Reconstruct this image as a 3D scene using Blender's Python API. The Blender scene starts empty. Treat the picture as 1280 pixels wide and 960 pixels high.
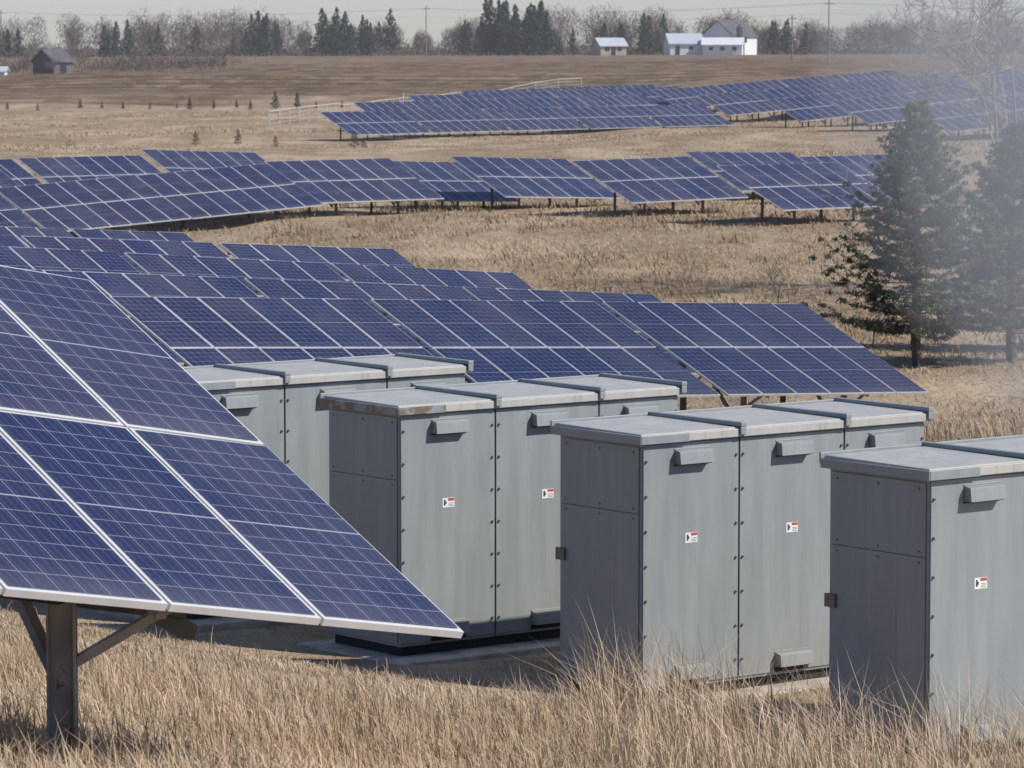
import bpy, math, numpy as np
from mathutils import Vector, Matrix
rng=np.random.default_rng(7)
S=bpy.context.scene
try:
    S.view_settings.view_transform='Standard'; S.view_settings.look='None'; S.view_settings.exposure=0
except Exception as e: print(e)

# ---------------------------------------------------------------- node helpers
def new_mat(name):
    m=bpy.data.materials.new(name); m.use_nodes=True
    nt=m.node_tree; b=nt.nodes['Principled BSDF']
    return m,nt,b
class N:
    def __init__(s,nt): s.nt=nt
    def node(s,t,**k):
        n=s.nt.nodes.new(t)
        for a,v in k.items(): setattr(n,a,v)
        return n
    def put(s,sock,v):
        if isinstance(v,bpy.types.NodeSocket): s.nt.links.new(v,sock)
        else: sock.default_value=v
    def m(s,op,a,b=0.0,c=None):
        n=s.node('ShaderNodeMath',operation=op)
        s.put(n.inputs[0],a); s.put(n.inputs[1],b)
        if c is not None: s.put(n.inputs[2],c)
        return n.outputs[0]
    def mix(s,f,a,b,bt='MIX'):
        n=s.node('ShaderNodeMix',data_type='RGBA',blend_type=bt)
        s.put(n.inputs[0],f)
        for i,v in ((6,a),(7,b)):
            s.put(n.inputs[i], v if isinstance(v,bpy.types.NodeSocket) else (v[0],v[1],v[2],1))
        return n.outputs[2]
    def noise(s,scale,vec=None,detail=4,rough=.55):
        n=s.node('ShaderNodeTexNoise'); n.inputs['Scale'].default_value=scale
        n.inputs['Detail'].default_value=detail; n.inputs['Roughness'].default_value=rough
        if vec is not None: s.put(n.inputs['Vector'],vec)
        return n.outputs['Fac']
    def ramp(s,v,lo,hi,a=0.0,b=1.0):
        n=s.node('ShaderNodeMapRange',interpolation_type='SMOOTHSTEP')
        s.put(n.inputs[0],v); n.inputs[1].default_value=lo; n.inputs[2].default_value=hi
        n.inputs[3].default_value=a; n.inputs[4].default_value=b
        return n.outputs[0]
    def bump(s,b,h,strength=.3,dist=.05):
        n=s.node('ShaderNodeBump'); n.inputs['Strength'].default_value=strength; n.inputs['Distance'].default_value=dist
        s.put(n.inputs['Height'],h); s.nt.links.new(n.outputs[0],b.inputs['Normal'])
def simple(name,col,rough=.6,metal=0.,var=.15,scale=3.):
    m,nt,b=new_mat(name); n=N(nt)
    tc=n.node('ShaderNodeTexCoord').outputs['Object']
    f=n.noise(scale,tc,2)
    c=n.mix(n.ramp(f,.3,.7),[x*(1-var) for x in col],[min(1,x*(1+var)) for x in col])
    nt.links.new(c,b.inputs['Base Color']); b.inputs['Roughness'].default_value=rough; b.inputs['Metallic'].default_value=metal
    return m

# ---------------------------------------------------------------- materials
def panel_mat():
    m,nt,b=new_mat('solar_cells'); n=N(nt)
    uv=n.node('ShaderNodeUVMap').outputs[0]
    sp=n.node('ShaderNodeSeparateXYZ'); n.put(sp.inputs[0],uv); u,v=sp.outputs[0],sp.outputs[1]
    def line(x,k,w):
        f=n.m('FRACT',n.m('MULTIPLY',x,float(k)))
        return n.m('GREATER_THAN',n.m('ABSOLUTE',n.m('SUBTRACT',f,.5)),.5-w)
    gl=n.m('MAXIMUM',line(u,6,.013),line(v,12,.013))
    mid=n.m('LESS_THAN',n.m('ABSOLUTE',n.m('SUBTRACT',v,.5)),.0035)
    gl=n.m('MAXIMUM',gl,mid)
    f3=n.m('FRACT',n.m('ADD',n.m('MULTIPLY',u,18.0),.0))
    bus=n.m('LESS_THAN',n.m('ABSOLUTE',n.m('SUBTRACT',f3,.5)),.03)
    at=n.node('ShaderNodeAttribute',attribute_name='rnd').outputs['Fac']
    vo=n.node('ShaderNodeTexVoronoi'); vo.inputs['Scale'].default_value=1.0
    mp=n.node('ShaderNodeVectorMath',operation='MULTIPLY'); n.put(mp.inputs[0],uv); mp.inputs[1].default_value=(60,120,1)
    n.put(vo.inputs['Vector'],mp.outputs[0])
    vs=n.node('ShaderNodeSeparateColor'); n.put(vs.inputs[0],vo.outputs['Color'])
    base=n.mix(at,(.006,.012,.056),(.021,.018,.044))
    base=n.mix(n.m('MULTIPLY',vs.outputs[0],.22),base,(.035,.05,.15))
    c=n.mix(n.m('MULTIPLY',bus,.22),base,(.36,.38,.45))
    c=n.mix(n.m('MULTIPLY',gl,.6),c,(.50,.52,.58))
    tc=n.node('ShaderNodeTexCoord').outputs['Object']
    nz=n.noise(.55,tc,4,.6)
    du=n.m('ADD',n.ramp(nz,.38,.72,.005,.08),n.m('MULTIPLY',n.ramp(v,.16,0.0),.09))
    c=n.mix(du,c,(.36,.34,.33))
    nt.links.new(c,b.inputs['Base Color'])
    b.inputs['IOR'].default_value=1.45
    nt.links.new(n.ramp(nz,.3,.7,.12,.30),b.inputs['Roughness'])
    return m
M_CELL=panel_mat()
M_ALU=simple('aluminium_frame',(.66,.66,.66),.45,.2,.06)
M_STEEL=simple('galvanised_steel',(.27,.255,.24),.6,.15,.25)
M_DARK=simple('dark_steel',(.05,.05,.05),.6,0,.2)
def paint(name,rust=0.,k=(1.,1.,1.)):
    m,nt,b=new_mat(name); n=N(nt)
    tc=n.node('ShaderNodeTexCoord').outputs['Object']
    mp=n.node('ShaderNodeMapping'); n.put(mp.inputs[0],tc); mp.inputs['Scale'].default_value=(3.5,3.5,.45)
    st=n.noise(1.6,mp.outputs[0],5,.6)
    q=lambda c:[a*b_ for a,b_ in zip(c,k)]
    c=n.mix(n.ramp(st,.35,.75),q((.242,.268,.270)),q((.285,.308,.308)))
    blot=n.noise(.9,tc,3)
    c=n.mix(n.ramp(blot,.45,.8,0,.25),c,q((.33,.33,.31)))
    mp2=n.node('ShaderNodeMapping'); n.put(mp2.inputs[0],tc); mp2.inputs['Scale'].default_value=(28,28,.7)
    c=n.mix(n.ramp(n.noise(1.,mp2.outputs[0],3,.6),.56,.75,0,.34),c,(.19,.18,.165))
    sp=n.node('ShaderNodeSeparateXYZ'); n.put(sp.inputs[0],tc)
    low=n.m('MULTIPLY',n.ramp(sp.outputs[2],.6,.05),n.ramp(n.noise(5,tc,4),.35,.7,.08,.6))
    c=n.mix(low,c,(.27,.235,.18))
    if rust:
        c=n.mix(n.m('MULTIPLY',n.ramp(n.noise(7,tc,6),.46,.6),rust),c,(.15,.08,.04))
    nt.links.new(c,b.inputs['Base Color'])
    nt.links.new(n.ramp(st,.3,.7,.42,.58),b.inputs['Roughness'])
    n.bump(b,n.noise(2.2,tc,2),.08,.03)
    return m
M_PAINT=paint('grey_cabinet_paint'); M_RUST=paint('rusty_cabinet_paint',.8); M_ROOFP=paint('toplit_cabinet_paint',0,(1.62,1.46,1.34))  # roof copy of the paint, lightened: brighter light from above put into its colour
M_SEAM=simple('seam_shadow',(.03,.03,.03),.9)
M_BOLT=simple('bolt_zinc',(.16,.15,.14),.5,.5)
M_WHITE=simple('label_white',(.78,.78,.76),.5,0,.03)
M_RED=simple('label_red',(.50,.07,.06),.5,0,.05)
M_BLACK=simple('label_black',(.06,.06,.06),.5)
M_CONC=simple('concrete_pad',(.44,.38,.30),.9,0,.2,4)
def tint_mat(name,c0,c1,rough=.8,clump=None):
    m,nt,b=new_mat(name); n=N(nt)
    at=n.node('ShaderNodeAttribute',attribute_name='tint').outputs['Fac']
    c=n.mix(at,c0,c1)
    if clump:
        g=n.node('ShaderNodeNewGeometry').outputs['Position']
        for sc,col,am in clump: c=n.mix(n.ramp(n.noise(sc,g,2),.42,.64,0,am),c,col)
    nt.links.new(c,b.inputs['Base Color']); b.inputs['Roughness'].default_value=rough
    b.inputs['Specular IOR Level'].default_value=.15
    return m
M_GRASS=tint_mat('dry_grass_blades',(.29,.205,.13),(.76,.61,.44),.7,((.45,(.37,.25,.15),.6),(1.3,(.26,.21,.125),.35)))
M_GRASSF=tint_mat('dry_grass_far',(.34,.25,.165),(.66,.53,.375),.8,((.08,(.39,.28,.17),.5),(.3,(.28,.21,.13),.4)))
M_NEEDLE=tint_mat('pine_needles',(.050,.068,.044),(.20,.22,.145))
M_CONIF=tint_mat('distant_conifer_foliage',(.022,.040,.032),(.070,.092,.062))
M_JUN=tint_mat('juniper_foliage',(.09,.06,.04),(.20,.13,.085))
M_BARK=tint_mat('bark',(.11,.09,.08),(.20,.17,.145))
M_BARE=tint_mat('bare_twigs_distant',(.090,.066,.056),(.21,.165,.145))
M_TWIG=tint_mat('bare_twigs',(.17,.14,.12),(.34,.30,.26))
M_WEED=tint_mat('brown_weed_stems',(.20,.14,.09),(.46,.34,.22))

# ---------------------------------------------------------------- mesh helpers
def link(o,parent=None):
    S.collection.objects.link(o)
    if parent: o.parent=parent
    return o
def tri_mesh(name,V,T,mat,tint=None,smooth=False,parent=None):
    me=bpy.data.meshes.new(name); V=np.ascontiguousarray(V,dtype=np.float32); T=np.ascontiguousarray(T,dtype=np.int32)
    k=T.shape[1]
    me.vertices.add(len(V)); me.vertices.foreach_set('co',V.ravel())
    me.loops.add(T.size); me.loops.foreach_set('vertex_index',T.ravel())
    me.polygons.add(len(T)); me.polygons.foreach_set('loop_start',np.arange(len(T),dtype=np.int32)*k)
    try: me.polygons.foreach_set('loop_total',np.full(len(T),k,dtype=np.int32))
    except Exception: pass
    me.polygons.foreach_set('use_smooth',np.full(len(T),smooth))
    me.update(calc_edges=True)
    if tint is not None:
        a=me.attributes.new('tint','FLOAT','POINT'); a.data.foreach_set('value',np.ascontiguousarray(tint,dtype=np.float32))
    me.materials.append(mat)
    return link(bpy.data.objects.new(name,me),parent)
class MB:
    """box collector with arbitrary axes, several materials"""
    def __init__(s): s.v=[];s.f=[];s.m=[];s.uv=[];s.r=[]
    def poly(s,pts,mi=0,uv=None,r=0.):
        b=len(s.v); s.v+= [tuple(p) for p in pts]; s.f.append(tuple(range(b,b+len(pts)))); s.m.append(mi)
        s.uv.append(uv or [(0,0)]*len(pts)); s.r.append(r)
    def hexa(s,P,mi=0):
        b=len(s.v); s.v+=[tuple(p) for p in P]
        for q in ((3,2,1,0),(4,5,6,7),(0,1,5,4),(1,2,6,5),(2,3,7,6),(3,0,4,7)):
            s.f.append(tuple(b+i for i in q)); s.m.append(mi); s.uv.append([(0,0)]*4); s.r.append(0.)
    def box(s,o,a,b,c,mi=0):
        o,a,b,c=map(Vector,(o,a,b,c))
        s.hexa([o,o+a,o+a+b,o+b,o+c,o+a+c,o+a+b+c,o+b+c],mi)
    def bx(s,x0,x1,y0,y1,z0,z1,mi=0): s.box((x0,y0,z0),(x1-x0,0,0),(0,y1-y0,0),(0,0,z1-z0),mi)
    def beam(s,p,q,w,h,mi=0,up=(0,0,1)):
        p,q=Vector(p),Vector(q); d=(q-p); dn=d.normalized(); u=Vector(up)
        sd=dn.cross(u)
        if sd.length<1e-3: sd=dn.cross(Vector((1,0,0)))
        sd.normalize(); u=sd.cross(dn)
        s.box(p-sd*w/2-u*h/2,sd*w,d,u*h,mi)
    def cyl(s,p,q,r0,r1,k=8,mi=0):
        p,q=Vector(p),Vector(q); d=(q-p).normalized(); a=d.orthogonal().normalized(); c=d.cross(a)
        A=[p+(a*math.cos(t)+c*math.sin(t))*r0 for t in [2*math.pi*i/k for i in range(k)]]
        B=[q+(a*math.cos(t)+c*math.sin(t))*r1 for t in [2*math.pi*i/k for i in range(k)]]
        for i in range(k):
            j=(i+1)%k; s.poly([A[i],A[j],B[j],B[i]],mi)
        s.poly(B,mi); s.poly(A[::-1],mi)
    def make(s,name,mats,parent=None,bevel=0,rec=True):
        me=bpy.data.meshes.new(name); me.from_pydata(s.v,[],s.f)
        for m in mats: me.materials.append(m)
        me.polygons.foreach_set('material_index',s.m)
        ul=me.uv_layers.new(name='UVMap'); flat=[c for q in s.uv for p in q for c in p]
        ul.data.foreach_set('uv',flat)
        a=me.attributes.new('rnd','FLOAT','FACE'); a.data.foreach_set('value',s.r)
        me.update()
        if rec:
            import bmesh
            bm=bmesh.new(); bm.from_mesh(me); bmesh.ops.recalc_face_normals(bm,faces=bm.faces); bm.to_mesh(me); bm.free()
        o=link(bpy.data.objects.new(name,me),parent)
        if bevel:
            md=o.modifiers.new('bevel','BEVEL'); md.width=bevel; md.segments=2; md.limit_method='ANGLE'
        return o

# ---------------------------------------------------------------- terrain
CP=[(-8,34,.0),(-3.2,38,0),(-1,36,0),(1.1,33.6,0),(3.3,30,.02),(5,35,0),(2,37,0),(0,40,-.02),(7,31,-.1),(12,30,-.3),
 (0,50,-.7),(4,55,-1.1),(-6,50,-.5),(10,50,-1.2),(8,42,-.5),(14,60,-2.0),
 (8.6,79,-2.3),(4.1,75,-2.0),(-.3,70.5,-1.65),(-4.8,66,-1.35),(-10,60,-.9),(13,80,-2.3),
 (5.6,86,-2.5),(2.4,93,-2.4),(-.8,100,-2.2),(-6.9,106,-2.0),(-10.6,81,-1.2),(-13.8,88,-1.1),(-18,95,-1.1),(-25,80,-.8),
 (10.3,98,-2.3),(15,92,-2.4),(20,110,-2.3),(6,112,-2.3),(0,118,-2.1),(-12,122,-1.9),(10,130,-1.8),(22,135,-1.6),(-25,115,-1.6),(0,138,-1.6),(-10,138,-1.9),
 (10.6,150,-1.15),(5,158,-1.15),(-.3,165,-1.15),(-3.3,168,-1.3),(-8,160,-1.25),(-12.8,155,-1.6),(-16.6,148,-1.9),(-20,140,-1.8),(-26,158,-1.6),
 (-20,172,-1.4),(-15,180,-1.2),(10.6,175,-.9),(14.4,168,-1.0),(22,172,-1.0),(30,160,-1.0),(-30,190,-1.2),
 (-30,230,-.9),(-15,230,-.9),(0,220,-.9),(12,230,-.8),(25,225,-.7),(-30,290,-.9),(-50,250,-.8),
 (-12,285,-1.1),(0,296,-.95),(17,312,-.6),(-10,305,-.8),(-6,325,-.6),(-2,345,-.5),(18,320,-.4),(22.5,300,-.4),(26,280,-.3),(30,262,-.5),
 (40,341,1.0),(44,320,1.0),(50,300,1.1),(60,290,1.3),(60,360,2.4),(80,330,2.9),(20,360,.2),(40,380,1.6),
 (-45,340,-.8),(-25,370,-.8),(-10,385,-.6),(-70,400,-.6),(-30,410,-.6),(0,410,-.1),(-35,455,.6),(-90,470,.4),(0,460,1.0),(40,450,2.4),(80,450,3.4),
 (-100,550,1.2),(-40,550,2.2),(0,560,2.6),(50,560,3.3),(110,560,3.8),(-120,650,1.6),(-50,680,3.0),(0,680,3.4),(60,680,3.9),(130,680,4.0),
 (-130,860,3.4),(-60,860,3.9),(0,860,4.1),(50,850,4.3),(120,860,4.4),(0,1200,4.6),(-300,1000,4.2),(300,1000,4.6),(0,2500,4.6),(-900,1500,4.4),(900,1500,4.6),(-400,400,2),(400,400,4)]
CP=np.array(CP,dtype=float)
def _h(x,y):
    x=np.asarray(x,float); y=np.asarray(y,float)
    num=np.zeros_like(x); den=np.zeros_like(x)
    for cx,cy,cz in CP:
        s=.035*cy+1.5
        w=1.0/(1e-6+((x-cx)**2+(y-cy)**2)/s**2+.05)**2.5 * 1.0
        num+=w*cz; den+=w
    far=num/den
    near=np.minimum(4.3-.125*y-.12*x,5.2)
    k=.12
    z=.5*(near+far+np.sqrt((near-far)**2+k*k))
    z=z+.035*np.sin(x*.9+1.3*np.sin(y*.31))*np.sin(y*.57+.8*np.sin(x*.4))*np.clip((np.abs(y-34)-4)/8,0,1)
    return z
def H(x,y): return float(_h(np.array([x]),np.array([y]))[0])
xs=np.concatenate([-np.geomspace(3000,22,50),np.linspace(-21,21,170),np.geomspace(22,3000,50)])
ys=np.concatenate([np.linspace(-60,4,12),np.linspace(6,60,150),np.geomspace(60.6,420,240),np.geomspace(425,5000,90)])
GX,GY=np.meshgrid(xs,ys); GZ=_h(GX,GY)
nx,ny=len(xs),len(ys)
idx=np.arange(nx*ny).reshape(ny,nx)
Q=np.stack([idx[:-1,:-1],idx[:-1,1:],idx[1:,1:],idx[1:,:-1]],-1).reshape(-1,4)
def ground_mat():
    m,nt,b=new_mat('dry_field_ground'); n=N(nt)
    g=n.node('ShaderNodeNewGeometry').outputs['Position']
    sp=n.node('ShaderNodeSeparateXYZ'); n.put(sp.inputs[0],g); X,Y=sp.outputs[0],sp.outputs[1]
    n1=n.noise(.25,g,5,.65); n2=n.noise(3.5,g,4,.7); n3=n.noise(.05,g,3); 
    c=n.mix(n.ramp(n1,.3,.7),(.29,.21,.135),(.46,.36,.245))
    c=n.mix(n.ramp(n2,.35,.7,0,.6),c,(.22,.16,.10))
    c=n.mix(n.ramp(n3,.5,.72,0,.4),c,(.31,.215,.135))
    mp=n.node('ShaderNodeMapping'); n.put(mp.inputs[0],g); mp.inputs['Scale'].default_value=(.12,.03,.1)
    s1=n.noise(1.6,mp.outputs[0],5,.65)
    c=n.mix(n.ramp(s1,.47,.66,0,.7),c,(.54,.42,.29))
    c=n.mix(n.ramp(s1,.45,.33,0,.6),c,(.24,.185,.11))
    # ploughed field
    yy=n.m('ADD',Y,n.m('MULTIPLY',n.m('SUBTRACT',n3,.5),60.0))
    yy=n.m('SUBTRACT',yy,n.m('MULTIPLY',X,.15))
    f=n.ramp(yy,422,446)
    mp2=n.node('ShaderNodeMapping'); n.put(mp2.inputs[0],g); mp2.inputs['Scale'].default_value=(.02,.03,.1)
    mp3=n.node('ShaderNodeMapping'); n.put(mp3.inputs[0],g); mp3.inputs['Scale'].default_value=(.25,.07,.1)
    mp3.inputs['Rotation'].default_value=(0,0,.35)
    pl=n.mix(n.ramp(n.noise(1.,mp2.outputs[0],5,.7),.35,.65),(.115,.075,.045),(.20,.140,.088))
    pl=n.mix(n.ramp(n.noise(1.,mp3.outputs[0],4,.75),.44,.60,0,.85),pl,(.30,.215,.135))
    w=n.node('ShaderNodeTexWave'); w.bands_direction='Y'; w.inputs['Scale'].default_value=.035; w.inputs['Distortion'].default_value=3.5; w.inputs['Detail'].default_value=3; w.inputs['Detail Scale'].default_value=.5
    mp4=n.node('ShaderNodeMapping'); n.put(mp4.inputs[0],g); mp4.inputs['Rotation'].default_value=(0,0,.10); n.put(w.inputs['Vector'],mp4.outputs[0])
    pl=n.mix(n.m('MULTIPLY',n.ramp(w.outputs['Fac'],.35,.8),.55),pl,(.075,.05,.032))
    pl=n.mix(n.ramp(yy,600,800,0,.45),pl,(.24,.18,.12))
    c=n.mix(f,c,pl)
    nt.links.new(c,b.inputs['Base Color']); b.inputs['Roughness'].default_value=.95; b.inputs['Specular IOR Level'].default_value=.1
    n.bump(b,n.m('ADD',n2,n.m('MULTIPLY',n1,2.0)),.9,.16)
    return m
tri_mesh('ground',np.stack([GX,GY,GZ],-1).reshape(-1,3),Q,ground_mat(),smooth=True)

# ---------------------------------------------------------------- solar arrays
def solar_array(BL,n,rz=-.053,r=None,d=None,dz=.42,rack=True,near=False,seed=0):
    rr=np.random.default_rng(seed+int(abs(BL[0]*97)+abs(BL[1])*13))
    r=Vector(r) if r else Vector((.72,.69,rz)); r.normalize()
    d=Vector(d) if d else Vector((-.61,.67,dz)); d=(d-r*d.dot(r)).normalized()
    nn=r.cross(d).normalized(); BL=Vector(BL); mb=MB(); P=1.01; Lm=1.956
    tot=.5+rr.uniform(-.3,.3)
    for i in range(n):
        for j in range(2):
            o=BL+r*(i*P)+d*(j*(Lm+.022))
            mb.box(o-nn*.04,r*.99,d*Lm,nn*.04,1)
            k=.024; a=o+r*k+d*k+nn*.003; w=.99-2*k; l=Lm-2*k
            tu=nn*rr.uniform(0,.006); tv=nn*rr.uniform(0,.006)   # small mounting tolerance, still planar
            mb.poly([a,a+r*w+tu,a+r*w+d*l+tu+tv,a+d*l+tv],0,[(0,0),(1,0),(1,1),(0,1)],float(np.clip(tot+rr.normal(0,.25),0,1)))
    W=n*P
    for t in (.45,1.5,2.45,3.5):
        o=BL+d*t-nn*.12; mb.box(o+r*.05,r*(W-.12),d*.06,nn*.078,2)
    if rack:
        k=max(2,round(W/3.0))
        for i in range(k):
            t=W-1.8-i*2.7 if near else (i+.5)*W/k
            if t<.2: continue
            p=BL+r*t; hw=.075 if near else .06
            mb.box(p+d*.3-nn*.25,r*.07,d*3.3,nn*.128,2)
            for s,foot in (((1.25,0),) if near else ((1.0,0),(2.9,0))):
                q=p+d*s-nn*.25; gz=H(q.x,q.y)-.3
                mb.bx(q.x-hw,q.x+hw,q.y-.012,q.y+.012,gz,q.z,2)
                mb.bx(q.x-hw,q.x-hw+.012,q.y-.06,q.y+.06,gz,q.z,2)
                mb.bx(q.x+hw-.012,q.x+hw,q.y-.06,q.y+.06,gz,q.z,2)
            q=p+d*1.25-nn*.25; gz=H(q.x,q.y)
            mb.beam((q.x,q.y,gz+.35),p+d*2.75-nn*.27,.06,.06,2)
            mb.beam((q.x,q.y,gz+.45),p+r*.9+d*.9-nn*.27,.05,.05,2)
        if near:
            a=BL+r*(W-.9)+d*1.1-nn*.62; e=BL+r*(W-3.4)+d*1.1-nn*.55
            mb.cyl(a,e,.055,.055,10,3)
            mb.beam(a+r*.05,a+r*.15+nn*.5,.09,.05,3); mb.beam(a-r*.25,a+r*.12-nn*.13,.10,.08,3)
            mb.beam(e+r*.6,e+r*.7+nn*.45,.09,.05,3)
    return mb.make('solar_panel_array',[M_CELL,M_ALU,M_STEEL,M_DARK],rec=False)
# foreground array on the near slope: lower right corner at (-.24,20,2.74)
R0=Vector((.707,.686,-.173)).normalized()
solar_array(Vector((-.238,20,2.74))-R0*8*1.01,8,r=R0,d=(-.61,.66,.437),near=True)
def row(BR,ns,rz,d_z=.42,gap=.22):
    r=Vector((.72,.69,rz)).normalized(); p=Vector(BR)
    for k,n in enumerate(ns):
        bl=p-r*(n*1.01); solar_array(bl,n,rz,dz=d_z,seed=k*7); p=bl-r*gap
row((8.61,79,-1.28),[6,6,6,6],-.053)
dv=Vector((-.61,.67,.42))*3.95
for TR,ns,rz in (((3.24,89,.11),[6,6,6,6],-.072),((0,96,.2),[6,6,6],-.078),((-3.2,103,.436),[6,6,6],-.062),((-9.3,109,.58),[4,6],-.06)):
    row(Vector(TR)-dv,ns,rz)
for BL,n,rz in (((10.6,150,-.51),7,0),((4.94,158,-.55),7,.008),((-.28,165,-.56),7,-.035),((-3.3,168,-.85),5,-.03),
    ((-8,160,-.63),7,0),((-12.9,155,-1.05),7,.05),((-18.0,149.8,-1.38),7,.05),((-23.2,144.5,-1.6),7,.04),
    ((-20,172,-.83),7,.0),((-15.2,180,-.65),7,-.04),((-25.3,167,-1.0),7,.02),((-23,158,-1.15),5,.03),
    ((10.2,170,-.5),7,-.02),((15.0,166,-.6),6,0)):
    solar_array(BL,n,rz)
def rowL(BL,k,n,rz):
    r=Vector((.72,.69,rz)).normalized(); p=Vector(BL)
    for i in range(k): solar_array(p,n,rz,seed=i,rack=True); p=p+r*(n*1.01+.3)
rowL((-11.9,285,-.62),5,8,.004); rowL((-10.2,305,-.2),4,8,.010); rowL((-6.4,325,.1),4,8,.018); rowL((-2.2,345,.28),3,8,.018)
rowL((14.9,340,.42),4,8,.05); rowL((18,320,.2),5,8,.055); rowL((22.5,300,.1),5,8,.06); rowL((26,280,.28),5,8,.06); rowL((30,262,.1),5,8,.06)

# ---------------------------------------------------------------- cabinets
SEC=[(0,1.13),(1.13,2.41),(2.41,3.43)]
def cabinet(x,y,ztop,rusty=False):
    e=bpy.data.objects.new('electrical_cabinet',None); link(e)
    e.location=(x,y,ztop-2.3); e.rotation_euler=(0,0,math.atan2(.615,.789))
    D=1.15
    b=MB()
    for a,c in SEC: b.bx(a+.003,c-.003,0,D,.09,2.3)
    b.make('body',[M_PAINT],e,.006)
    b=MB()
    for a,c in SEC: b.bx(a+.010,c-.010,-.016,-.001,.12,2.285)
    b.bx(-.009,-.001,.03,D-.03,1.68,2.27); b.bx(-.009,-.001,.03,D-.03,.12,1.672)
    b.bx(3.431,3.439,.03,D-.03,.12,2.27)
    b.make('door_panels',[M_PAINT],e,.003)
    b=MB()
    for xx in (1.13,2.41): b.bx(xx-.009,xx+.009,-.006,-.0005,.12,2.285)
    b.make('door_seams',[M_SEAM],e)
    b=MB(); b.bx(.04,3.39,.04,D-.04,0,.089); b.make('plinth',[M_SEAM],e)
    b=MB(); b.bx(-.25,3.62,-.33,D+.2,-.35,-.004); b.make('concrete_pad',[M_CONC],e,.015)
    b=MB()
    for i,(a,c) in enumerate(SEC):
        x0=a-(.05 if i==0 else -.004); x1=c+(.05 if i==2 else -.004)
        b.bx(x0,x1,-.06,D+.05,2.301,2.375)
        b.hexa([(x0+.01,-.045,2.376),(x1-.01,-.045,2.376),(x1-.01,D+.04,2.376),(x0+.01,D+.04,2.376),
                (x0+.02,-.03,2.388),(x1-.02,-.03,2.388),(x1-.02,D+.02,2.40),(x0+.02,D+.02,2.40)])
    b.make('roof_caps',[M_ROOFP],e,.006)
    b=MB()
    for xr in (1.13,2.41,3.455):
        b.bx(xr-.04,xr+.03,-.085,D+.07,2.392,2.432); b.bx(xr-.038,xr+.028,-.083,-.062,2.32,2.391)
    b.bx(-.055,3.48,D+.052,D+.075,2.33,2.42)
    b.make('roof_ribs',[M_PAINT],e,.006)
    b=MB(); b.bx(-.062,-.051,-.062,D+.05,2.296,2.372); b.bx(-.05,.50,-.066,-.0605,2.298,2.372)
    b.make('roof_edge_trim',[M_RUST if rusty else M_PAINT],e,.002)
    b=MB(); dk=MB()
    for a,c in SEC:
        m=(a+c)/2
        for z0 in (2.10,.17):
            h=.125; w=.195; yo=-.017
            b.hexa([(m-w,yo,z0),(m+w,yo,z0),(m+w,yo-.085,z0),(m-w,yo-.085,z0),
                    (m-w,yo,z0+h),(m+w,yo,z0+h),(m+w,yo-.07,z0+h-.014),(m-w,yo-.07,z0+h-.014)])
            b.bx(m-w-.012,m+w+.012,yo-.006,yo,z0+h,z0+h+.014)
            dk.bx(m-w+.015,m+w-.015,yo-.07,yo-.001,z0-.006,z0-.0005)
            dk.bx(m-w-.01,m+w+.01,yo-.008,yo-.001,z0-(.05 if z0<1 else .014),z0-.007)
    b.make('vent_hoods',[M_PAINT],e,.004); dk.make('vent_openings',[M_SEAM],e)
    b=MB()
    for xx in (.035,1.09,1.17,2.37,2.45,3.395):
        for k in range(7):
            z=.28+k*.31; b.cyl((xx,-.014,z),(xx,-.032,z),.014,.010,8)
    for yy in (.1,.57,1.05):
        for z in (1.72,1.63,.2,2.22): b.cyl((-.008,yy,z),(-.017,yy,z),.010,.008,6)
    b.bx(-.035,-.001,D-.10,D+.02,1.16,1.27)
    b.make('bolts',[M_BOLT],e)
    for a,c in SEC[:2]:
        m=(a+c)/2; z=1.43
        b=MB(); b.bx(m-.07,m+.07,-.0185,-.0165,z-.045,z+.045,0); b.bx(m-.005,m+.067,-.0200,-.0188,z+.017,z+.042,1)
        b.bx(m-.055,m-.036,-.0200,-.0188,z-.025,z+.030,2); b.bx(m-.036,m-.024,-.02,-.0188,z-.010,z+.014,2)
        for q in range(3): b.bx(m+.0,m+.06,-.02,-.0188,z-.034+q*.014,z-.030+q*.014,2)
        b.make('warning_label',[M_WHITE,M_RED,M_BLACK],e)
    return e
CABS=[(3.29,30.1,2.41),(1.14,33.6,2.33),(-1.06,35.9,2.37),(-3.2,38.0,2.41)]
for i,c in enumerate(CABS): cabinet(*c,rusty=(i==2))

# ---------------------------------------------------------------- grass
def blade_mesh(name,x,y,h,w,lean,mat,tbias=0.):
    n=len(x); z=_h(x,y)-.02
    ph=rng.uniform(0,2*np.pi,n); sx,sy=np.cos(ph),np.sin(ph)
    la=rng.normal(2.6,1.3,n); lx,ly=np.cos(la)*lean*h,np.sin(la)*lean*h
    V=np.zeros((n,5,3)); 
    for k,(t,ws) in enumerate(((0,1),(.55,.8))):
        cx=x+lx*t*t; cy=y+ly*t*t; cz=z+h*t*(1-.12*lean*t)
        V[:,2*k]=np.stack([cx-sx*w*ws/2,cy-sy*w*ws/2,cz],-1); V[:,2*k+1]=np.stack([cx+sx*w*ws/2,cy+sy*w*ws/2,cz],-1)
    V[:,4]=np.stack([x+lx,y+ly,z+h*(1-.35*lean)],-1)
    b=np.arange(n)[:,None,None]*5
    T=(np.array([[0,1,3],[0,3,2],[2,3,4]])[None]+b).reshape(-1,3)
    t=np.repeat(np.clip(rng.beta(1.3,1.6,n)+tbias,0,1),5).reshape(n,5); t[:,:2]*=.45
    return tri_mesh(name,V.reshape(-1,3),T,mat,t.ravel())
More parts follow.
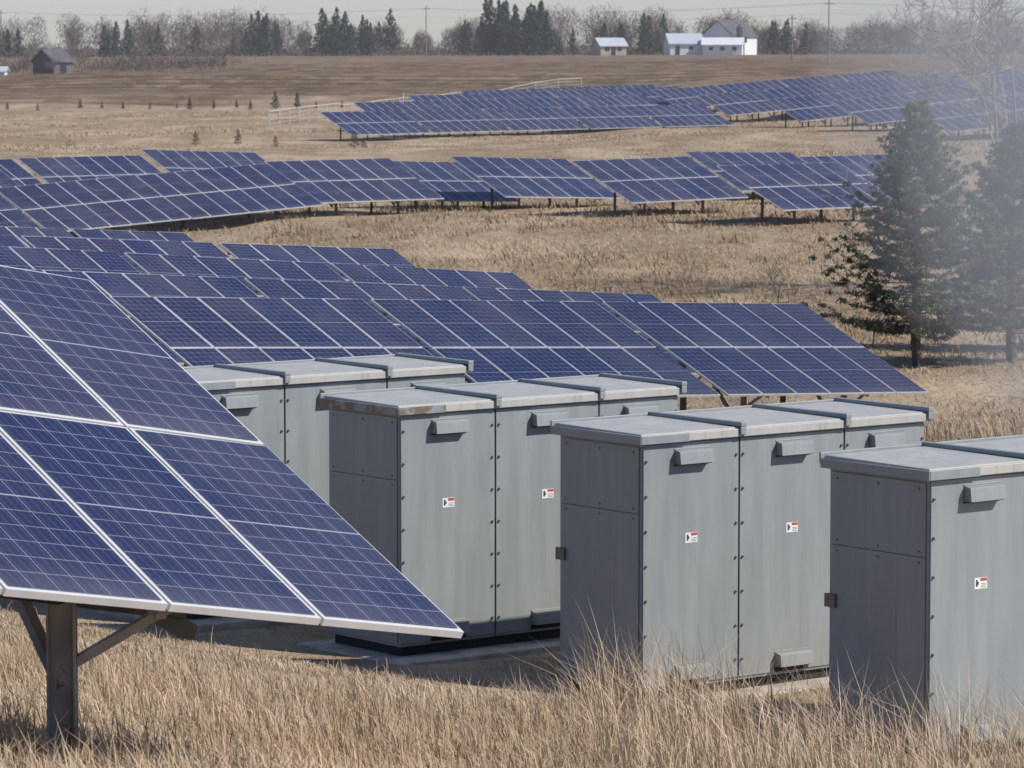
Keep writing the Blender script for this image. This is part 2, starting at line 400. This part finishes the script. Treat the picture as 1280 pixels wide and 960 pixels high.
def cabmask(x,y,mx=.28):
    ok=np.ones(len(x),bool); ca,sa=.789,.615
    for cx,cy,_ in CABS:
        u=(x-cx)*ca+(y-cy)*sa; v=-(x-cx)*sa+(y-cy)*ca
        ok&=~((u>-.22)&(u<3.6)&(v>-.30)&(v<1.33))
    return ok
def cabdist(x,y):
    dd=np.full(len(x),99.); ca,sa=.789,.615
    for cx,cy,_ in CABS:
        u=(x-cx)*ca+(y-cy)*sa; v=-(x-cx)*sa+(y-cy)*ca
        du=np.maximum(np.maximum(-.2-u,u-3.6),0); dvv=np.maximum(np.maximum(-.3-v,v-1.3),0)
        dd=np.minimum(dd,np.hypot(du,dvv))
    return dd
def pn(x,y,s,o=0): # cheap patch noise
    return .5+.25*(np.sin(x*s+1.7*np.sin(y*s*.8+o))+np.sin(y*s*1.3+2.1*np.sin(x*s*.7+o*2)))
def wedge(n,y0,y1,k=.17,pad=1.2):
    y=np.sqrt(rng.uniform(y0*y0,y1*y1,n)); x=rng.uniform(-1,1,n)*(k*y+pad); return x,y
def leftlow(x,y): return np.clip(.62+.38*(x+.3)/1.6,.62,1.0)   # somewhat shorter grass under the array
x,y=wedge(150000,13,46,.15,.6); ok=cabmask(x,y); x,y=x[ok],y[ok]
dd=cabdist(x,y); p=pn(x,y,1.1)*.6+.4*pn(x,y,3.3,2)
h=(.07+.27*p**1.3*rng.uniform(.5,1.2,len(x)))*np.clip(.4+dd/2.0,.4,1)*np.where(y>33,.75,1)*leftlow(x,y)
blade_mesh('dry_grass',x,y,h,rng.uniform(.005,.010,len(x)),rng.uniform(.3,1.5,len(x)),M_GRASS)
# tall stalks in tufts
cx,cy=wedge(800,15,31,.15,.8); cx2=rng.uniform(-3.6,-1.0,70); cy2=rng.uniform(16.6,19.3,70)
cx3=rng.uniform(-3.6,1.0,150); cy3=rng.uniform(21,31,150)
cx=np.concatenate([cx,cx2,cx3]); cy=np.concatenate([cy,cy2,cy3])
n=24; sp_=np.repeat(rng.uniform(.05,.22,len(cx))[:,None],n,1)
x=(cx[:,None]+rng.normal(0,1,(len(cx),n))*sp_).ravel(); y=(cy[:,None]+rng.normal(0,1,(len(cx),n))*sp_).ravel()
hc=np.repeat(rng.uniform(.25,1.1,len(cx)),n)
ok=cabmask(x,y)&(cabdist(x,y)>.3); x,y,hc=x[ok],y[ok],hc[ok]
h=hc*rng.uniform(.5,1.1,len(x))*np.where(pn(x,y,.5,3)>.45,1,.6)*np.where(x<.6,leftlow(x,y),1)*np.where((x<.5)&(y>21.5),.62,1)
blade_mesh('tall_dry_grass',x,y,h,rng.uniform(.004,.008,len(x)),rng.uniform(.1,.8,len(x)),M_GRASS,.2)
n=3600; x,y=wedge(n,15,44,.15,.8); ok=cabmask(x,y)&(pn(x,y,.9,5)>.5); x,y=x[ok],y[ok]
blade_mesh('brown_weeds',x,y,rng.uniform(.15,.45,len(x))*leftlow(x,y),rng.uniform(.007,.013,len(x)),rng.uniform(.05,.6,len(x)),M_WEED)
# mid slopes
x,y=wedge(95000,44,150,.155,2); h=rng.uniform(.08,.26,len(x))*(.35+1.0*pn(x,y,.35))
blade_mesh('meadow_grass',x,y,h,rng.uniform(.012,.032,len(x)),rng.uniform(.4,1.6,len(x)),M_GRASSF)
x,y=wedge(34000,44,80,.17,2); ok=(x>.085*y)|(pn(x,y,.3)>.8); x,y=x[ok],y[ok]
blade_mesh('tall_meadow_grass',x,y,rng.uniform(.3,.8,len(x)),rng.uniform(.01,.02,len(x)),rng.uniform(.1,.8,len(x)),M_GRASSF,.1)
# uneven brown clumps on the bank
cx,cy=wedge(2300,100,178,.15,2); ok=(pn(cx,cy,.22,4)>.5)|(cy>148); cx,cy=cx[ok],cy[ok]; n=15
x=(cx[:,None]+rng.normal(0,.28,(len(cx),n))).ravel(); y=(cy[:,None]+rng.normal(0,.5,(len(cx),n))).ravel()
blade_mesh('meadow_weeds',x,y,np.repeat(rng.uniform(.12,.5,len(cx)),n)*rng.uniform(.5,1.1,len(x)),rng.uniform(.02,.045,len(x)),rng.uniform(.3,1.3,len(x)),M_WEED,.1)
x,y=wedge(70000,150,390,.155,3); h=rng.uniform(.08,.26,len(x))*(.3+1.2*pn(x,y,.12)**2)
blade_mesh('field_grass',x,y,h,rng.uniform(.03,.09,len(x)),rng.uniform(.5,1.8,len(x)),M_GRASSF)

# ---------------------------------------------------------------- trees
def tri_soup(pos,size,rr,asp=.35):
    n=len(pos); a=rr.normal(size=(n,3)); a/=np.linalg.norm(a,axis=1)[:,None]
    b=rr.normal(size=(n,3)); b-=a*(a*b).sum(1)[:,None]; b/=np.linalg.norm(b,axis=1)[:,None]
    s=size[:,None]
    return np.stack([pos-a*s*.5,pos+a*s*.5+b*s*asp*.35,pos+a*s*.35-b*s*asp],1)
def ribbon(P0,P1,w0,w1,rr):
    d=P1-P0; d/= (np.linalg.norm(d,axis=1)[:,None]+1e-9)
    a=np.cross(d,np.array([.31,.52,.8])); a/=np.linalg.norm(a,axis=1)[:,None]+1e-9; c=np.cross(d,a)
    V=[];n=len(P0)
    for P,w in ((P0,w0),(P1,w1)):
        for k in range(3):
            t=2*np.pi*k/3; V.append(P+(a*math.cos(t)+c*math.sin(t))*w[:,None])
    V=np.stack(V,1); F=np.array([[0,1,4],[0,4,3],[1,2,5],[1,5,4],[2,0,3],[2,3,5]])
    T=(F[None]+np.arange(n)[:,None,None]*6).reshape(-1,3)
    return V.reshape(-1,3),T
def pine(x,y,Hh,R,seed):
    rr=np.random.default_rng(seed); z0=H(x,y)-.1
    e=bpy.data.objects.new('pine_tree',None); link(e)
    P0=[];P1=[];w0=[];w1=[];pos=[];sz=[];tn=[]
    nseg=10
    tx=np.cumsum(rr.normal(0,.025,nseg+1)); ty=np.cumsum(rr.normal(0,.025,nseg+1))
    tp=np.stack([x+tx,y+ty,z0+np.linspace(0,Hh,nseg+1)],-1)
    for i in range(nseg):
        P0.append(tp[i]);P1.append(tp[i+1]); w0.append(.15*(1-i/nseg)+.015);w1.append(.15*(1-(i+1)/nseg)+.012)
    hgt=.95
    while hgt<Hh-.02:
        f=hgt/Hh; k=rr.integers(5,8); off=rr.uniform(0,6.28)
        prof=R*min(1,.72+1.8*(f-.12))*max(0,min(1.0,(1.03-f)/.80))**1.0
        for j in range(k):
            an=off+6.283*j/k+rr.normal(0,.3); L=prof*rr.choice([.62,.82,1.,1.15])*rr.uniform(.85,1.15)+.08
            ax=tp[min(nseg,int(f*nseg))]
            base=np.array([ax[0],ax[1],z0+hgt+rr.normal(0,.06)])
            droop=.20+rr.normal(0,.06)
            dirh=np.array([math.cos(an),math.sin(an),0.])
            ns=6 if L>.7 else 3; prev=base; bt=rr.normal(0,.14)
            for s in range(1,ns+1):
                t=s/ns; q=base+dirh*L*t+np.array([0,0,L*((.05+.45*f)*t-droop*t+(.20+.2*f)*t**3)])+rr.normal(0,.02,3)
                P0.append(prev);P1.append(q); w0.append(.026*(1-t*.8));w1.append(.018*(1-t*.8)+.003)
                if t>.25 or L<.6:
                    side=np.array([-dirh[1],dirh[0],0])
                    for sg in (-1,1):
                        if rr.random()<.12: continue
                        tl=(.10+.36*min(L,1.5)*(1.08-t))*rr.uniform(.6,1.2)
                        td=side*sg*.72+dirh*.65+np.array([0,0,rr.uniform(-.05,.22)]); tip=q+td*tl
                        P0.append(q);P1.append(tip); w0.append(.010);w1.append(.004)
                        m=int(10+52*tl); u=rr.uniform(.05,1.08,(m,1))
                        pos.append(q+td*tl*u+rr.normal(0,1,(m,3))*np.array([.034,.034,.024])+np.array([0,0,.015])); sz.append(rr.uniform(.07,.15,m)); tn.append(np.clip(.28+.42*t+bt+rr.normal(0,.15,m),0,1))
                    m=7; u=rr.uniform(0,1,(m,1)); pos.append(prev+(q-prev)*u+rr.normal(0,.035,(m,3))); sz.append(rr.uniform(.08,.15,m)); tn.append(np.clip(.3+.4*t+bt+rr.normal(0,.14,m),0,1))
                prev=q
        hgt+=rr.uniform(.17,.31)*(1-.45*f)
    m=40; u=rr.uniform(.93,1.02,m); pos.append(np.stack([tp[-1][0]+rr.normal(0,.03,m),tp[-1][1]+rr.normal(0,.03,m),z0+Hh*u],-1)); sz.append(np.full(m,.10)); tn.append(rr.uniform(.4,.8,m))
    V,T=ribbon(np.array(P0),np.array(P1),np.array(w0),np.array(w1),rr)
    tri_mesh('trunk_and_limbs',V,T,M_BARK,rr.uniform(0,1,len(V)),parent=e)
    pos=np.concatenate(pos); sz=np.concatenate(sz); tn=np.concatenate(tn)
    tri=tri_soup(pos,sz,rr,.18); tri2=tri_soup(pos+rr.normal(0,.02,pos.shape),sz,rr,.18)
    V=np.concatenate([tri,tri2]).reshape(-1,3)
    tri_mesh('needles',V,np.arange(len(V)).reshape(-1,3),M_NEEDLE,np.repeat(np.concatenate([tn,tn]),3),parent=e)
pine(10.35,98,6.6,2.5,3); pine(12.95,99,6.1,2.0,5); pine(15.8,103,6.3,2.2,8)

def bare_tree_segs(x,y,z0,Hh,rr,levels=5,spread=.5,r0=.12,rmin=0.):
    P0=[];P1=[];W0=[];W1=[]
    def grow(p,d,L,r,lv):
        q=p+d*L; P0.append(p);P1.append(q);W0.append(max(r,rmin));W1.append(max(r*.62,rmin*.8))
        if lv==0: return
        k=3 if lv>1 else 4
        for i in range(k):
            nd=d+rr.normal(0,spread,3)+np.array([0,0,.12]); nd/=np.linalg.norm(nd)
            t=rr.uniform(.45,1) if i else 1.
            grow(p+(q-p)*t,nd,L*rr.uniform(.6,.85),r*.6,lv-1)
    grow(np.array([x,y,z0]),np.array([rr.normal(0,.05),rr.normal(0,.05),1.]),Hh*.28,r0,levels)
    return P0,P1,W0,W1
def bare_tree(name,x,y,Hh,seed,levels=6,spread=.45,r0=.14,mat=None,rmin=0.):
    rr=np.random.default_rng(seed); a,b,c,d=bare_tree_segs(x,y,H(x,y)-.1,Hh,rr,levels,spread,r0,rmin)
    V,T=ribbon(np.array(a),np.array(b),np.array(c),np.array(d),rr)
    return tri_mesh(name,V,T,mat or M_TWIG,rr.uniform(0,1,len(V)))
bare_tree('bare_tree',15.9,122,14.5,11,6,.55,.16,None,.012); bare_tree('bare_tree',14.3,112,13,12,6,.55,.13,None,.012)
bare_tree('bare_shrub',8.2,118,2.4,14,5,.5,.04); bare_tree('bare_shrub',5.6,121,1.8,15,5,.55,.03); bare_tree('bare_shrub',13.0,90,2.0,16,5,.55,.03); bare_tree('bare_shrub',9.8,104,2.2,17,5,.55,.03)
for i,(px,py,hh) in enumerate(((-28.4,245,1.9),(-35,260,1.2),(20,215,1.2))): bare_tree('bare_shrub',px,py,hh,30+i,5,.6,.04)
for i,(px,py,hh) in enumerate(((-54,640,8.5),(-50,650,8),(-47,625,6.5),(-58,655,7),(-77,620,7),(-66,588,5),(-69,582,3.5),(-74,584,4),(-62,630,4))): bare_tree('bare_tree',px,py,hh,41+i,6,.55,.13,M_BARE)

def conifers(name,L,mat,seed):
    rr=np.random.default_rng(seed); P=[];sz=[];tn=[];B0=[];B1=[];w=[]
    for x,y,h,R in L:
        z0=H(x,y); n=int(420)
        f=rr.uniform(0.03,1,n)**.8; an=rr.uniform(0,6.28,n)
        lay=.70+.30*np.sin(f*22+rr.uniform(0,6)+an*.5)
        rad=R*(1-f)**.7*np.sqrt(rr.uniform(.25,1.2,n))*lay*rr.uniform(.8,1.1)
        P.append(np.stack([x+rad*np.cos(an),y+rad*np.sin(an),z0+h*(.06+f*.96)-rad*.15],-1)); sz.append(np.full(n,h*.11)*rr.uniform(.5,1.3,n)*(1.15-.6*f))
        tn.append(np.clip(rr.uniform(0,.6)+rr.normal(.1,.25,n),0,1)); B0.append((x,y,z0-.2));B1.append((x,y,z0+h*.97));w.append(.02*h)
    P=np.concatenate(P);sz=np.concatenate(sz);tn=np.concatenate(tn)
    V=tri_soup(P,sz,rr).reshape(-1,3); T=np.arange(len(V)).reshape(-1,3); tn=np.repeat(tn,3)
    V2,T2=ribbon(np.array(B0,float),np.array(B1,float),np.array(w),np.array(w)*.2,rr)
    return tri_mesh(name,np.concatenate([V,V2]),np.concatenate([T,T2+len(V)]),mat,np.concatenate([tn,np.zeros(len(V2))]))
K=1/4800.
def clus(a,b,n,D,h0,h1):
    out=[]
    for i in range(n):
        yy=D+rng.uniform(-8,22); hh=rng.uniform(h0,h1); out.append(((rng.uniform(a,b)-640)*K*yy,yy,hh,hh*rng.uniform(.24,.36)))
    return out
L=clus(598,690,26,872,8.5,12.5)+clus(570,740,16,868,4,8)+clus(745,835,14,878,5,7.5)+clus(800,830,3,876,8,10)+clus(305,350,9,876,6,10.5)+clus(390,495,14,876,6,11)+clus(120,165,6,876,6,9)+clus(0,40,3,800,5,7)+clus(940,1020,6,880,5,8)+clus(170,300,4,876,4,8)
conifers('distant_conifer_grove',L,M_CONIF,3)
conifers('conifer_seedlings',[((px-640)*K*400,400+rng.uniform(-8,8),hh,hh*.32) for px,hh in ((190,.8),(241,1.3),(267,1.0),(290,1.0),(318,1.1),(345,1.9),(371,1.8),(428,.9),(455,.9),(150,.8),(95,1.1),(120,.8),(60,.8),(572,1.2),(15,.9),(215,.6),(392,.8))],M_CONIF,4)
for px,py,hh in ((245,268,1.0),(298,270,1.1),(345,262,.8),(443,255,1.2),(455,258,.7)):
    o=conifers('juniper_shrub',[((px-640)*K*py,py,hh,hh*.5)],M_JUN,int(px))
# distant bare woodland: trunks, limbs and fine twig slivers through each crown
rr=np.random.default_rng(21)
A,B,C,D_=[],[],[],[]; cp=[];ct=[]
for i in range(350):
    yy=rr.uniform(884,990); xx=(rr.uniform(-200,1500)-640)*K*yy
    hh=rr.uniform(6.5,10.8)*(.8+.35*pn(np.array([xx]),np.array([0.]),.07)[0])*(1+(i%9==0)*.15)
    z0=H(xx,yy)-.2
    a,b,c,d=bare_tree_segs(xx,yy,z0,hh,rr,2,.35,.10); A+=a;B+=b;C+=c;D_+=d
    m=330; u=rr.normal(size=(m,3)); u/=np.linalg.norm(u,axis=1)[:,None]; rad=rr.uniform(.15,1,(m,1))**.5
    R=hh*rr.uniform(.24,.34)
    cp.append(np.array([xx,yy,z0+hh*.60])+u*rad*np.array([R,R,hh*.40])); ct.append(np.clip(rr.uniform(0,.7)+rr.normal(0,.2,m),0,1))
cp=np.concatenate(cp);ct=np.concatenate(ct); n=len(cp)
dr=rr.normal(0,.55,(n,3))+np.array([0,0,.9]); dr/=np.linalg.norm(dr,axis=1)[:,None]
sd_=np.cross(dr,rr.normal(size=(n,3))); sd_/=np.linalg.norm(sd_,axis=1)[:,None]
ln=rr.uniform(.5,1.5,(n,1)); V=np.stack([cp-sd_*.055,cp+sd_*.055,cp+dr*ln],1).reshape(-1,3)
V2,T2=ribbon(np.array(A),np.array(B),np.maximum(np.array(C),.04),np.maximum(np.array(D_),.03),rr)
tri_mesh('distant_woodland',np.concatenate([V,V2]),np.concatenate([np.arange(len(V)).reshape(-1,3),T2+len(V)]),M_BARE,np.concatenate([np.repeat(ct,3),rr.uniform(0,1,len(V2))]))
n=42000; yy=rr.uniform(880,985,n); xx=rr.uniform(-1,1,n)*(.15*yy+15); zz=_h(xx,yy)+rr.uniform(0,1,n)**1.4*(1.2+2.6*pn(xx,yy,.09))
cp=np.stack([xx,yy,zz],-1); dr=rr.normal(0,.7,(n,3))+np.array([0,0,.8]); dr/=np.linalg.norm(dr,axis=1)[:,None]
sd_=np.cross(dr,rr.normal(size=(n,3))); sd_/=np.linalg.norm(sd_,axis=1)[:,None]
V=np.stack([cp-sd_*.09,cp+sd_*.09,cp+dr*rr.uniform(.6,1.6,(n,1))],1).reshape(-1,3)
tri_mesh('distant_brush',V,np.arange(len(V)).reshape(-1,3),M_BARE,np.repeat(rr.uniform(0,.9,n),3))
n=9000; cxs=rr.choice([-58,-63,-50,-82,-88],n)+rr.normal(0,3,n); yy=rr.uniform(590,650,n); zz=_h(cxs,yy)+rr.gamma(1.5,.5,n)
cp=np.stack([cxs,yy,zz],-1); dr=rr.normal(0,.7,(n,3))+np.array([0,0,.8]); dr/=np.linalg.norm(dr,axis=1)[:,None]
sd_=np.cross(dr,rr.normal(size=(n,3))); sd_/=np.linalg.norm(sd_,axis=1)[:,None]
V=np.stack([cp-sd_*.05,cp+sd_*.05,cp+dr*rr.uniform(.3,1.0,(n,1))],1).reshape(-1,3)
tri_mesh('hedgerow_brush',V,np.arange(len(V)).reshape(-1,3),M_BARE,np.repeat(rr.uniform(0,.9,n),3))

# ---------------------------------------------------------------- farm buildings
M_WWALL=simple('white_siding',(.72,.73,.74),.7,0,.04,.5); M_ROOFL=simple('pale_metal_roof',(.50,.53,.58),.5,0,.06,.5)
M_ROOFD=simple('dark_shingles',(.09,.09,.10),.8,0,.2,.5); M_BRICK=simple('tan_siding',(.42,.36,.28),.8,0,.1,.5); M_WIN=simple('window_glass',(.03,.035,.045),.2)
M_OLD=simple('weathered_barn_wood',(.12,.105,.105),.9,0,.2,.5)
def gable(name,x,y,w,dp,eave,ridge,rot,wall,roof,axis='x',wins=(),door=None):
    e=bpy.data.objects.new(name,None); link(e); e.location=(x,y,H(x,y)-.1); e.rotation_euler=(0,0,rot)
    b=MB(); a=w/2;c=dp/2
    b.bx(-a,a,-c,c,0,eave); r=MB(); o=.35
    if axis=='x':
        for s in(-a,a): b.poly([(s,-c,eave),(s,c,eave),(s,0,ridge)])
        for sg in(-1,1): r.hexa([(-a-o,sg*(c+o),eave-.25),(a+o,sg*(c+o),eave-.25),(a+o,0,ridge+.02),(-a-o,0,ridge+.02),(-a-o,sg*(c+o),eave-.05),(a+o,sg*(c+o),eave-.05),(a+o,0,ridge+.22),(-a-o,0,ridge+.22)])
    else:
        for s in(-c,c): b.poly([(-a,s,eave),(a,s,eave),(0,s,ridge)])
        for sg in(-1,1): r.hexa([(sg*(a+o),-c-o,eave-.25),(sg*(a+o),c+o,eave-.25),(0,c+o,ridge+.02),(0,-c-o,ridge+.02),(sg*(a+o),-c-o,eave-.05),(sg*(a+o),c+o,eave-.05),(0,c+o,ridge+.22),(0,-c-o,ridge+.22)])
    b.make('walls',[wall],e); r.make('roof',[roof],e)
    wn=MB()
    for wx,wz,ww,wh in wins: wn.bx(wx-ww/2,wx+ww/2,-c-.06,-c-.01,wz,wz+wh)
    if door: wn.bx(door[0]-door[1]/2,door[0]+door[1]/2,-c-.08,-c-.01,0.05,door[2])
    if wn.f: wn.make('windows_and_doors',[M_WIN],e)
    return e
gable('farm_shed',37.8,850,7.4,9,2.6,4.6,.12,M_WWALL,M_ROOFL,'x',door=(-2,.9,2.1),wins=((1,1.2,.9,.8),))
gable('white_barn',48.6,864,9,9,4.2,7.6,.9,M_WWALL,M_ROOFD,'x',wins=((0,2.8,1.1,1.2),(-2,2.8,.9,1)))
gable('farm_outbuilding',46.3,846,8.6,6,2.4,3.7,-.1,M_WWALL,M_WWALL,'x',wins=((-2.5,1.1,.9,.8),(0,1.1,.9,.8),(2.6,1.1,.9,.8)))
gable('farmhouse',21.5,852,6.0,6,2.3,3.8,.3,M_BRICK,M_ROOFL,'x',wins=((-1.5,1.1,1,.9),(1.4,1.1,1,.9)),door=(0,.9,2.1))
gable('weathered_barn',-71,596,4.2,4.5,2.0,3.6,.9,M_OLD,M_ROOFD,'x',door=(0,1.2,1.6))
gable('farm_shed',-79,590,3,3,.8,1.3,0,M_WWALL,M_ROOFL,'x')
b=MB(); z=H(50.5,852); b.cyl((50.5,852,z-.2),(50.5,852,z+6.0),.9,.9,14); b.cyl((50.5,852,z+6.0),(50.5,852,z+6.7),.95,.3,14)
b.make('silo',[simple('silo_staves',(.13,.12,.12),.8)])
M_POLE=simple('pole_wood',(.24,.20,.17),.9)
poles=[(-17.8,800,10.5),(49.3,600,10.0),(46.5,640,7.5),(-110,830,10.5),(120,560,10)]
tops=[]
for px,py,hh in poles:
    b=MB(); z=H(px,py); b.cyl((px,py,z-.5),(px,py,z+hh),.13,.09,8); b.bx(px-.8,px+.8,py-.05,py+.05,z+hh-.7,z+hh-.58); tops.append(Vector((px,py,z+hh-.5)))
    b.make('utility_pole',[M_POLE])
b=MB()
for i,j in ((3,0),(0,1),(1,4)):
    for off,dz in ((-1,0),(1,0),(0,-1.6)):
        p=tops[i]+Vector((off,0,dz)); q=tops[j]+Vector((off,0,dz)); pr=p
        for s in range(1,13):
            t=s/12; c=p.lerp(q,t)-Vector((0,0,2.2*4*t*(1-t)*.5)); b.beam(pr,c,.022,.022); pr=c
b.make('overhead_wires',[M_POLE])
# fence with gate
b=MB(); fp=[(-20,317),(-15.5,355),(-11.5,394),(-8.2,398),(-6,402),(0,430),(8,445)]
pts=[]
for (x0,y0),(x1,y1) in zip(fp[:-1],fp[1:]):
    k=max(1,int(math.hypot(x1-x0,y1-y0)/4.5))
    for i in range(k): pts.append((x0+(x1-x0)*i/k,y0+(y1-y0)*i/k))
pts.append(fp[-1]); pr=None
for (px,py) in pts:
    z=H(px,py); b.cyl((px,py,z-.2),(px,py,z+1.35),.04,.04,6)
    if pr:
        for hh in (.25,.6,.95,1.3): b.beam((pr[0],pr[1],pr[2]+hh),(px,py,z+hh),.018,.018 if hh<1.2 else .05)
    pr=(px,py,z)
b.make('wire_fence',[simple('fence_metal',(.55,.54,.52),.6)])
b=MB(); z=H(-9.8,396)
for xx in(-11.2,-8.6): b.cyl((xx,396,z-.2),(xx,396,z+1.7),.07,.07,6)
b.beam((-11.2,396,z+1.6),(-8.6,396,z+1.6),.08,.08); b.make('fence_gate',[simple('gate_metal',(.5,.5,.48),.6)])

# ---------------------------------------------------------------- scattering volumes: air haze, and an added veil at right
def vol(name,loc,sc,dens,box=False):
    import bmesh
    me=bpy.data.meshes.new(name); bm=bmesh.new()
    if box: bmesh.ops.create_cube(bm,size=2)
    else: bmesh.ops.create_icosphere(bm,subdivisions=4,radius=1)
    bm.to_mesh(me); bm.free()
    m=bpy.data.materials.new(name+'_volume'); m.use_nodes=True; nt=m.node_tree; nt.nodes.clear()
    o=nt.nodes.new('ShaderNodeOutputMaterial'); v=nt.nodes.new('ShaderNodeVolumeScatter'); v.inputs['Density'].default_value=dens
    v.inputs['Color'].default_value=(1,.98,.95,1); v.inputs['Anisotropy'].default_value=0
    nt.links.new(v.outputs[0],o.inputs['Volume']); me.materials.append(m)
    ob=link(bpy.data.objects.new(name,me)); ob.location=loc; ob.scale=sc; return ob
vol('atmospheric_haze',(0,700,20),(1500,560,60),.00020,True)
vol('added_veil',(13.4,76,7.5),(7.6,18,10.5),.0125)  # added volumes, imitating a whitish out-of-focus blur over the right side
vol('added_veil',(12.8,72,5.0),(5.6,15,7.5),.013)

# ---------------------------------------------------------------- light, sky, camera
EL=40
sd=Vector((math.cos(math.radians(EL))*.98,-math.cos(math.radians(EL))*.2,math.sin(math.radians(EL)))).normalized()
su=bpy.data.lights.new('sun','SUN'); su.energy=5; su.angle=math.radians(.5); su.color=(1,.95,.88)
so=link(bpy.data.objects.new('sun',su)); so.rotation_euler=sd.to_track_quat('Z','Y').to_euler(); so.location=(30,-10,40)
w=bpy.data.worlds.new('World'); S.world=w; w.use_nodes=True; nt=w.node_tree
bg=nt.nodes['Background']; sk=nt.nodes.new('ShaderNodeTexSky'); sk.sky_type='NISHITA'; sk.sun_disc=False
sk.sun_elevation=math.radians(EL); sk.sun_rotation=math.atan2(sd.x,sd.y); sk.dust_density=.3; sk.air_density=.9; sk.ozone_density=5
nn_=N(nt); tint=nn_.mix(1.0,sk.outputs[0],(1.06,.99,1.05),'MULTIPLY')
nt.links.new(tint,bg.inputs[0]); bg.inputs[1].default_value=.115
cam=bpy.data.cameras.new('camera'); co=link(bpy.data.objects.new('camera',cam)); S.camera=co
co.location=(0,0,5.8); co.rotation_euler=(math.radians(85),0,0); cam.lens=135; cam.sensor_width=36; cam.clip_end=8000; cam.clip_start=.1
cam.dof.use_dof=True; cam.dof.focus_distance=31; cam.dof.aperture_fstop=11
print('polys',sum(len(o.data.polygons) for o in S.objects if o.type=='MESH'))
